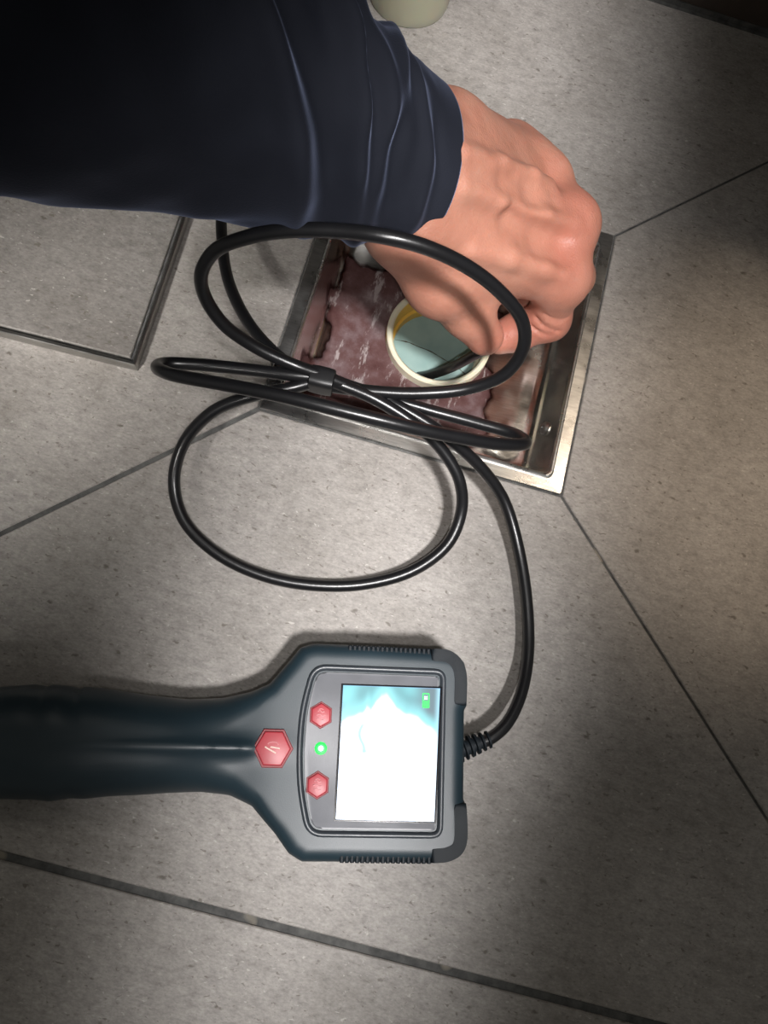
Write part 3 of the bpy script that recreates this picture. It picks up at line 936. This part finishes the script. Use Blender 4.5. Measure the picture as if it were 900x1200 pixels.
bm_obj('charge_mark', b, M['white_icon'], screen, False)


def hex_pts(cx, cy, rx, ry, rot):
    return [(cx + rx * math.cos(math.radians(60 * k + rot)), cy + ry * math.sin(math.radians(60 * k + rot))) for k in range(6)]


def stroke(b, pts, r):
    v, f = tube(catmull(pts, 5), r, 6)
    vs = [b.verts.new(p) for p in v]
    for q in f: b.faces.new([vs[i] for i in q])


def hexbutton(px, py, z, rx, ry, rot, big):
    p = put(px, py, z)
    o = [(x, y) for x, y in hex_pts(p.x, p.y, rx, ry, rot)]
    well = bm_obj('button', prism(o, z - 0.003, z + (0.0014 if big else 0.0012), 0.0006, 3), M['red'], dev, True, 50)
    bm_obj('button_surround', prism(hex_pts(p.x, p.y, rx * 1.13, ry * 1.13, rot), z - 0.003, z + 0.0004, 0.0002, 1), M['dark_red'], well, True, 40)
    b = bmesh.new(); zz = z + (0.0015 if big else 0.00125)
    if big:
        stroke(b, [(p.x - 0.0030, p.y + 0.0006, zz), (p.x - 0.0012, p.y - 0.0004, zz), (p.x + 0.0004, p.y - 0.0012, zz), (p.x + 0.0012, p.y - 0.0016, zz)], 0.00032)
        stroke(b, [(p.x - 0.0010, p.y + 0.0006, zz), (p.x + 0.0008, p.y + 0.0004, zz), (p.x + 0.0026, p.y + 0.0001, zz)], 0.00030)
        bm_obj('button_symbol', b, M['icon_white'], well)
        b = bmesh.new()
        stroke(b, [(p.x + 0.0021 * math.cos(t), p.y + 0.0012 + 0.0012 * math.sin(t), zz - 0.0001) for t in np.linspace(0.2, 2.9, 7)], 0.00022)
        bm_obj('button_arc', b, M['pale_red'], well)
    else:
        for k in (-1, 0, 1):
            wdt = 0.0017 - 0.0004 * abs(k)
            stroke(b, [(p.x - wdt, p.y + k * 0.0014, zz), (p.x - wdt * 0.3, p.y + k * 0.0014 + 0.0003, zz), (p.x + wdt * 0.3, p.y + k * 0.0014 - 0.0003, zz), (p.x + wdt, p.y + k * 0.0014, zz)], 0.00020)
        stroke(b, [(p.x - 0.0009, p.y + 0.0021, zz), (p.x, p.y + 0.0024, zz), (p.x + 0.0009, p.y + 0.0021, zz)], 0.00018)
        bm_obj('button_symbol', b, M['pale_red'], well)
    return well


hexbutton(320, 877, 0.0350, 0.0068, 0.0072, 0, True)
hexbutton(376, 838, ZP, 0.0043, 0.0046, 30, False)
hexbutton(372, 920, ZP, 0.0043, 0.0046, 30, False)
p = put(376, 877, ZP)
b = lathe_bm([(0.0010, -0.001), (0.0010, 0.0005), (0.0008, 0.0008), (0.0002, 0.0010)], 16)
led = bm_obj('indicator_light', b, M['green_light'], dev); led.location = p
tag(led, 'glowing green indicator light')
bm_obj('halo_ring', lathe_bm([(0.0024, -0.0005), (0.0024, 0.0001), (0.0018, 0.0003), (0.0012, 0.0003)], 20), M['green_halo'], led)  # indicator's green halo built as a glowing ring

# ribbed grips on both long sides of the head, sharing one mesh
rb = bmesh.new(); prism(rrect(0, 0, 0.00078, 0.0024, 0.0003, 2), -0.012, 0.0, 0.0004, 1, rb)
rib_me = None
def rib(x, y, z, rot):
    global rib_me
    if rib_me is None:
        o = bm_obj('grip_rib', rb, M['rubber'], dev); rib_me = o.data
    else:
        o = bpy.data.objects.new('grip_rib', rib_me); C.objects.link(o); o.parent = dev
    o.location = (x, y, z); o.rotation_euler = (0, 0, rot)
for k in range(18):
    t = k / 17
    x, y = dl(408 + 88 * t, 758.5 + 3.8 * t, 0.020); rib(x, y - 0.0026, ZT - 0.0010, 0)
    x, y = dl(398 + 98 * t, 1004.5 + 1.2 * t, 0.020); rib(x, y + 0.0026, ZT - 0.0008, 0)
# corner bumpers
def ring_part(name, pxs, w_, z0, z1):
    P = [Vector((*dl(x, y, 0.029), 0)) for x, y in pxs]
    P = catmull(P, 6)
    out, inn = [], []
    for i, q in enumerate(P):
        t = (P[min(i + 1, len(P) - 1)] - P[max(i - 1, 0)]).normalized(); nn = Vector((t.y, -t.x, 0))
        out.append((q.x - nn.x * 0.0008, q.y - nn.y * 0.0008)); inn.append((q.x + nn.x * w_, q.y + nn.y * w_))
    return bm_obj(name, prism(out + inn[::-1], z0, z1, 0.0012, 3), M['rubber'], dev, True, 45)
ring_part('corner_bumper', [(503, 763.5), (524, 766), (536, 776), (541, 790), (541, 827)], 0.0042, 0.003, ZT + 0.0003)
ring_part('corner_bumper', [(541, 940), (541, 985), (535, 997), (522, 1004), (503, 1006)], 0.0042, 0.003, ZT + 0.0003)

# strain relief where the cable leaves
sr0, sr1 = put(536, 880, 0.018), put(574, 866, 0.018)
ax = (sr1 - sr0)
path = [sr0 + ax * (i / 40) for i in range(41)]
rr = []
for i in range(41):
    t = i / 40; base_r = 0.0052 - 0.0016 * t
    rr.append(base_r if (int(t * 11) % 2 == 0) else base_r * 0.66)
v, f = tube(path, rr, 16); mesh_obj('strain_relief', v, f, M['rubber'], dev, True, 30)

# ------------------------------------------------------------------ cable
pts = [(560, 871, .018), (575, 865, .018), (593, 849, .017), (610, 815, .014), (619, 765, .010), (617, 700, .010), (606, 635, .012), (590, 585, .018), (562, 546, .028), (522, 511, .038), (472, 479, .043), (420, 456, .045), (378, 447, .046),
       # lower loop
       (340, 455, .046), (295, 464, .043), (250, 482, .035), (215, 520, .022), (204, 565, .014), (216, 610, .010), (255, 649, .008), (310, 675, .007), (370, 686, .007), (430, 684, .008), (485, 668, .011), (525, 637, .016),
       (541, 597, .022), (538, 562, .030), (520, 530, .036), (490, 500, .042), (440, 468, .046), (405, 453, .047), (378, 444, .048),
       # flat loop seen edge on
       (345, 440, .048), (290, 433, .046), (230, 427, .045), (194, 426, .047), (184, 430, .054), (198, 438, .063), (260, 450, .072), (330, 464, .078), (400, 481, .080), (470, 498, .078), (540, 513, .070), (595, 521, .060),
       (616, 519, .052), (604, 509, .045), (560, 496, .041), (500, 480, .040), (440, 462, .043), (405, 451, .047), (378, 440, .050),
       # upper loop
       (345, 428, .051), (300, 407, .056), (262, 380, .065), (240, 347, .075), (236, 320, .085), (252, 294, .095), (290, 278, .105), (340, 270, .113), (400, 271, .118), (450, 277, .121), (500, 290, .119), (545, 311, .112), (585, 341, .100),
       (612, 376, .086), (613, 408, .074), (592, 438, .062), (550, 455, .052), (490, 461, .048), (430, 458, .046), (378, 450, .044),
       # up behind the sleeve and round to the hand
       (345, 432, .044), (312, 404, .042), (286, 370, .036), (268, 330, .030), (261, 290, .026), (262, 240, .022), (290, 190, .018), (350, 165, .015), (430, 190, .012), (500, 250, .012), (548, 320, .018), (574, 368, .026), (577, 395, .023),
       (568, 408, .014), (552, 418, .002), (530, 430, -.014), (508, 438, -.030), (490, 441, -.043), (478, 436, -.055)]
path = catmull([at(*q) for q in pts], 8)
base = at(378, 447, 0)
cable = empty('probe_cable', at(620, 740, 0))
tag(cable, 'long black rubber cable in three tied loops, running from the inspection camera into the drain', 'cable')
ci = -Vector(cable.location)
v, f = tube([p + ci for p in path], 0.00265, 14)
mesh_obj('cable_line', v, f, M['cable'], cable)
# tie
tie_c = at(377, 446, 0.047)
tx = (at(394, 449, 0.047) - at(360, 441, 0.047)).normalized()
tz = Vector((0.05, 0.0, 1)); ty = tz.cross(tx).normalized(); tz = tx.cross(ty)
rings = []
for xx, ee in ((-0.0052, -0.0006), (-0.0048, 0), (-0.0018, 0.0002), (0.0018, 0.0002), (0.0048, 0), (0.0052, -0.0006)):
    rings.append([tie_c + ci + tx * xx + ty * (p[0]) + tz * (p[1]) for p in rounded_poly([(-0.0046 - ee, -0.0056 - ee), (0.0046 + ee, -0.0056 - ee), (0.0046 + ee, 0.0056 + ee), (-0.0046 - ee, 0.0056 + ee)], 0.003, 5)])
v, f = loft(rings, (True, True)); t_ = mesh_obj('cable_tie', v, f, M['tie'], cable, True, 50)
tag(t_, 'short black band holding the loops together')
